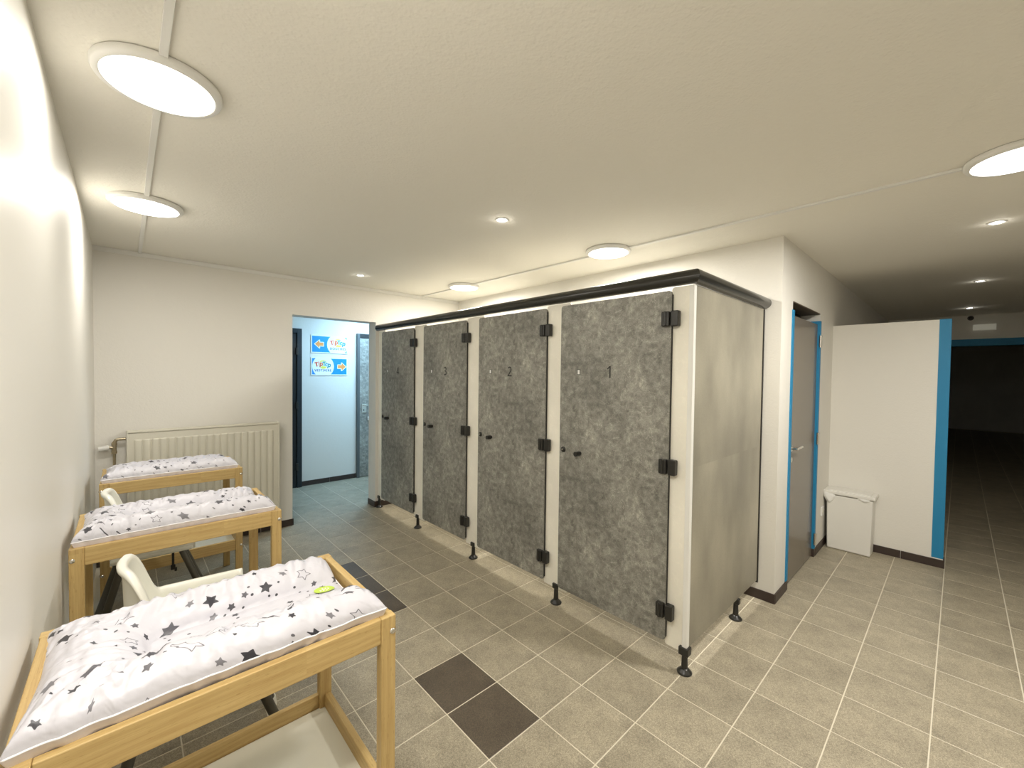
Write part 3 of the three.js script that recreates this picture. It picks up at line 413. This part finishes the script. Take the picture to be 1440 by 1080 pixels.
function padGeometry(seed) {
  const NX = 150, NZ = 116, f = padSurface(seed), L = lattice(40, seed + 9), pos = [], uv = [], idx = [];
  const ease = (t) => 0.45 * t + 0.55 * (0.5 - 0.5 * Math.cos(Math.PI * t));
  const outline = (x, z) => { const sx = x / PADL, ex = 0.006 * (L(sx, 0.2 + 0.3 * Math.sign(z)) - 0.5), pinch = 1 - 0.03 * Math.sin(Math.PI * sx); return z * pinch + ex * (2 * Math.abs(z) / PADW); };
  const rows = [], ux = new Float32Array(NZ + 1); for (let i = 0; i <= NX; i++) { const row = []; for (let j = 0; j <= NZ; j++) { const s = ease(i / NX), t = ease(j / NZ); const x = s * PADL, z = (t - 0.5) * PADW; const bow = 0.012 * Math.sin(Math.PI * t) * (1 - Math.min(1, s * 6)) - 0.018 * Math.sin(Math.PI * t) * Math.max(0, 1 - (1 - s) * 8); const y = SEAM + f(x, z) + 0.046 * Math.max(0, (t - 0.45) / 0.55); row.push([x + bow, y, outline(x, z)]); }
    rows.push(row); let acc = 0; const arc = row.map((p, j) => { if (j) acc += Math.hypot(p[1] - row[j - 1][1], p[2] - row[j - 1][2]); return acc; }); const mid = arc[NZ >> 1];
    row.forEach((p, j) => { if (i) { const q = rows[i - 1][j]; ux[j] += Math.hypot(p[0] - q[0], p[1] - q[1]); } pos.push(...p); uv.push(ux[j] / 0.44 + seed * 0.17, (arc[j] - mid) / 0.44 + seed * 0.31); }); }
  const n = NZ + 1; for (let i = 0; i < NX; i++) for (let j = 0; j < NZ; j++) { const A = i * n + j, B = A + 1, C = A + n, D = C + 1; idx.push(A, B, D, A, D, C); }
  const top = new THREE.BufferGeometry(); top.setAttribute('position', new THREE.Float32BufferAttribute(pos, 3)); top.setAttribute('uv', new THREE.Float32BufferAttribute(uv, 2)); top.setIndex(idx); top.computeVertexNormals();
  const edge = []; for (let i = 0; i <= NX; i++) edge.push(i * n); for (let j = 1; j <= NZ; j++) edge.push(NX * n + j); for (let i = NX - 1; i >= 0; i--) edge.push(i * n + NZ); for (let j = NZ - 1; j > 0; j--) edge.push(j);
  const E = edge.map((k) => [pos[k * 3], pos[k * 3 + 1], pos[k * 3 + 2]]);
  const bp = [], bi = [], cx = PADL / 2; const rings = [[0, SEAM], [0.008, 0.018], [0.022, 0.006], [0.045, 0.0], [0.12, 0.0]];
  rings.forEach(([inn, y], ri) => E.forEach(([x, ey, z]) => { const ix = Math.max(-1, Math.min(1, (cx - x) / 0.1)), iz = Math.max(-1, Math.min(1, -z / 0.1)); bp.push(x + ix * inn, ri ? y + (ey - SEAM) * [1, 0.8, 0.5, 0, 0][ri] : ey, z + iz * inn); }));
  const m = E.length; for (let r = 0; r < rings.length - 1; r++) for (let k = 0; k < m; k++) { const q = (k + 1) % m, A = r * m + k, B = r * m + q, C = A + m, D = B + m; bi.push(A, B, D, A, D, C); }
  const last = (rings.length - 1) * m; bp.push(cx, 0, 0); for (let k = 0; k < m; k++) bi.push(last + k, last + ((k + 1) % m), rings.length * m);
  const under = new THREE.BufferGeometry(); under.setAttribute('position', new THREE.Float32BufferAttribute(bp, 3)); under.setIndex(bi); under.computeVertexNormals(); under.setAttribute('uv', new THREE.Float32BufferAttribute(new Float32Array(bp.length / 3 * 2), 2));
  const pip = new THREE.TubeGeometry(new THREE.CatmullRomCurve3(E.filter((_, k) => k % 3 === 0).map((p) => new THREE.Vector3(...p)), true, 'centripetal'), 360, 0.0022, 6, true);
  return { top, under, pip };
}
const TW = 0.72, TD2 = 0.53, TH = 0.87, LEGW = 0.042, LEGD = 0.032;
const legGeos = [0, 0.21, 0.47, 0.77].map((o) => rbox(LEGW, TH, LEGD, 0.003, 'y', [o, o * 0.7]));
const railLong = [0.1, 0.5].map((o) => rbox(TW - 2 * LEGW, 0.07, 0.02, 0.003, 'x', [o, o])), railEnd = [0.3, 0.8].map((o) => rbox(0.022, 0.07, TD2 - 2 * LEGD + 0.002, 0.003, 'z', [o, o * 0.3]));
const shLong = [0.2, 0.65].map((o) => rbox(TW - 2 * LEGW, 0.072, 0.018, 0.003, 'x', [o, o])), shEnd = [0.37, 0.9].map((o) => rbox(0.022, 0.072, TD2 - 2 * LEGD + 0.002, 0.003, 'z', [o, o * 0.3]));
const boltGeo = new THREE.LatheGeometry([[0, 0.004], [0.004, 0.004], [0.0072, 0.0028], [0.0085, 0]].map(([r, y]) => new THREE.Vector2(r, y)), 20);
function changingTable(x, zFront, label) { // base at the middle of the footprint
  const g = base('changing_table', label, 'table', [x + TW / 2, 0, zFront - TD2 / 2], 'wooden changing tables along the wall');
  const lx = TW / 2 - LEGW / 2, lz = TD2 / 2 - LEGD / 2; let k = 0;
  for (const sx of [-1, 1]) for (const sz of [-1, 1]) part(g, 'leg', legGeos[k++], M.wood, [sx * lx, TH / 2, sz * lz]);
  for (const s of [0, 1]) {
    const sg = s ? 1 : -1;
    part(g, 'top_rail', railLong[s], M.wood, [0, TH - 0.036, sg * (TD2 / 2 - 0.013)]); part(g, 'end_rail', railEnd[s], M.wood, [sg * (TW / 2 - 0.013), TH - 0.036, 0]);
    part(g, 'shelf_rail', shLong[s], M.wood, [0, 0.328, sg * (TD2 / 2 - 0.013)]); part(g, 'shelf_end_rail', shEnd[s], M.wood, [sg * (TW / 2 - 0.014), 0.328, 0]);
  }
  part(g, 'top_panel', box(TW - 0.05, 0.008, TD2 - 0.05), M.shelf, [0, 0.808, 0]); part(g, 'shelf_panel', box(TW - 0.05, 0.008, TD2 - 0.05), M.shelf, [0, 0.312, 0], 'cream shelf panel');
  for (const sx of [-1, 1]) for (const y of [0.826, 0.322]) {
    part(g, 'bolt', boltGeo.clone().rotateX(Math.PI / 2), M.chrome, [sx * (TW / 2 - 0.010), y, TD2 / 2]);
    part(g, 'bolt', boltGeo.clone().rotateZ(sx > 0 ? -Math.PI / 2 : Math.PI / 2), M.chrome, [sx * TW / 2, y, TD2 / 2 - 0.012]);
  }
  return g;
}
const tables = [[-1.225, 0.783, 'pale beech changing table holding the green-tagged mat, cream shelf in view', 'white star-print changing mat with a green tag', 3], [-1.222, -0.405, 'pale beech changing table between the two white high chairs', 'white star-print changing mat on the table between the high chairs', 5], [-1.18, -1.58, 'pale beech changing table in front of the radiator', 'white star-print changing mat on the table by the radiator', 8]];
tables.forEach(([x, z, label, padLabel, seed]) => {
  changingTable(x, z, label);
  const G = padGeometry(seed); const p = base('changing_mat', padLabel, 'changing mat', [x + 0.006, 0.8125, z - TD2 / 2], 'star-print changing mats');
  part(p, 'cover', G.top, M.mat, null, 'white cover printed with grey stars'); part(p, 'underside', G.under, M.matUnder); part(p, 'piping', G.pip, M.piping);
  if (seed === 3) {
    const f = padSurface(seed), tg = new THREE.CircleGeometry(1, 36), pp = tg.attributes.position; for (let i = 0; i < pp.count; i++) { const a = pp.getX(i) * 0.031, b = pp.getY(i) * 0.026, cx = 0.62 + a * 0.82 + b * 0.55, cz = -0.034 - (-a * 0.55 + b * 0.82); pp.setXYZ(i, cx, SEAM + Math.max(f(cx, cz), 0) + 0.003 + 0.046 * Math.max(0, (cz / PADW + 0.05) / 0.55), cz); } tg.computeVertexNormals();
    const tex = canvas(256, 256, (c) => { c.fillStyle = '#b9d24a'; c.fillRect(0, 0, 256, 256); c.strokeStyle = '#f4f7e2'; c.lineWidth = 16; c.lineCap = 'round'; for (const [a, b, d, e] of [[88, 80, 100, 125], [125, 70, 120, 120], [160, 78, 168, 118], [80, 150, 96, 185], [120, 150, 128, 190], [158, 148, 164, 182]]) { c.beginPath(); c.moveTo(a, b); c.quadraticCurveTo(a + 22, (b + e) / 2 - 10, d, e); c.stroke(); } });
    part(p, 'tag', tg, std({ map: tex, roughness: 0.5, side: THREE.DoubleSide }), null, 'oval lime green tag');
  }
});
{
  const g = base('bottle', 'small white round-capped bottle on the shelf of the wooden table', 'bottle', [-0.775, 0.3165, 0.52]);
  part(g, 'body', new THREE.LatheGeometry([[0, 0], [0.022, 0], [0.024, 0.004], [0.024, 0.05], [0.020, 0.062], [0, 0.066]].map(([r, y]) => new THREE.Vector2(r, y)), 28), M.white);
}

// ------------------------------------------------------------------ high chairs
const seatGeo = (() => { // moulded bucket: a U-shaped wall round the seat, high at the back, with a rolled rim
  const NS = 72, prof = 14, pos = [], idx = []; const D = 0.375, HW = 0.185, R = 0.13;
  const path = []; // plan of the U from one front end round the back to the other: x forward, z across
  const straight = D - R, arc = HW - 0;
  for (let i = 0; i <= NS; i++) { const t = (i / NS) * 2 - 1, a = Math.abs(t), s = Math.sign(t) || 1; let x, z, nx, nz;
    if (a > 0.5) { const q = (a - 0.5) / 0.5; x = R + q * straight; z = s * HW; nx = 0; nz = s; } else { const th = (a / 0.5) * (Math.PI / 2); x = R - R * Math.cos(th); z = s * HW * Math.sin(th); nx = -Math.cos(th); nz = s * Math.sin(th); const l = Math.hypot(nx, nz); nx /= l; nz /= l; }
    path.push({ x, z, nx, nz }); }
  const sm = (a, b, x) => { const t = Math.max(0, Math.min(1, (x - a) / (b - a))); return t * t * (3 - 2 * t); };
  const top = (x) => 0.895 - 0.04 * x - 0.175 * sm(0.012, 0.105, x);
  path.forEach(({ x, z, nx, nz }) => { const H = top(x), lip = 0.020, th = 0.006; const P = [];
    const lean = (y) => -0.045 * (1 - (y - 0.52) / (0.90 - 0.52)); // narrower towards the seat
    const add = (o, y) => P.push([x + nx * (o + 0.25 * lean(y)), y, z + nz * (o + lean(y))]);
    add(0, 0.535); add(0, 0.60); add(0.0, H - 0.05); add(0.004, H - 0.028); add(0.012, H - 0.016); add(0.013, H - 0.006); add(0.007, H); add(-0.004, H + 0.001); add(-0.014, H - 0.004); add(-0.016, H - 0.02); add(-0.013, H - 0.05); add(-0.010, 0.62); add(-0.012, 0.565); add(-0.05, 0.548);
    P.forEach((p) => pos.push(...p)); });
  for (let i = 0; i < NS; i++) for (let j = 0; j < prof - 1; j++) { const A = i * prof + j, B = A + 1, C = A + prof, E2 = C + 1; idx.push(A, C, B, B, C, E2); }
  for (const e of [0, NS]) { const o = e * prof; for (let j = 0; j < 6; j++) { const A = o + j, B = o + j + 1, C = o + 13 - j, Dd = o + 12 - j; e ? idx.push(A, B, Dd, A, Dd, C) : idx.push(A, Dd, B, A, C, Dd); } }
  const g = new THREE.BufferGeometry(); g.setAttribute('position', new THREE.Float32BufferAttribute(pos, 3)); g.setIndex(idx); g.computeVertexNormals(); g.setAttribute('uv', new THREE.Float32BufferAttribute(new Float32Array(pos.length / 3 * 2), 2));
  return g;
})();
function highChair(x, z, label) { // x = outer back of the seat
  const g = base('high_chair', label, 'high chair', [x, 0, z], 'white high chairs between the changing tables');
  part(g, 'seat_shell', seatGeo, M.plastic); part(g, 'seat', rbox(0.34, 0.022, 0.31, 0.010), M.plastic, [0.195, 0.545, 0]);
  part(g, 'crotch_post', rbox(0.03, 0.13, 0.05, 0.012), M.plastic, [0.345, 0.61, 0]);
  for (const [dx, sx] of [[0.075, -0.075], [0.315, 0.505]]) for (const s of [-1, 1]) {
    const leg = part(g, 'leg', rod([sx === 0.505 ? 0.50 : -0.07, 0.03, s * 0.225], [dx, 0.54, s * 0.125], 0.0165, 0.0165), M.steelDark, null, 'dark tubular leg');
    part(leg, 'foot_cap', rod([sx, 0.0, s * 0.229], [sx === 0.505 ? 0.497 : -0.066, 0.045, s * 0.222], 0.0195), M.plastic, null, 'white plastic foot');
  }
  return g;
}
highChair(-1.075, -0.06, 'white plastic high chair between the green-tagged mat and the next changing table');
const hc2 = highChair(-1.150, -1.25, 'white plastic high chair half hidden, next to the table by the radiator');
part(hc2, 'strap', merge([box(0.012, 0.13, 0.002)].concat([T(rbox(0.022, 0.03, 0.012, 0.004), 0, -0.075, 0), T(rbox(0.012, 0.022, 0.01, 0.003), 0.012, -0.09, 0)])), M.black, [0.285, 0.475, 0.0], 'black harness strap with buckle');

renderer.render(scene, camera);
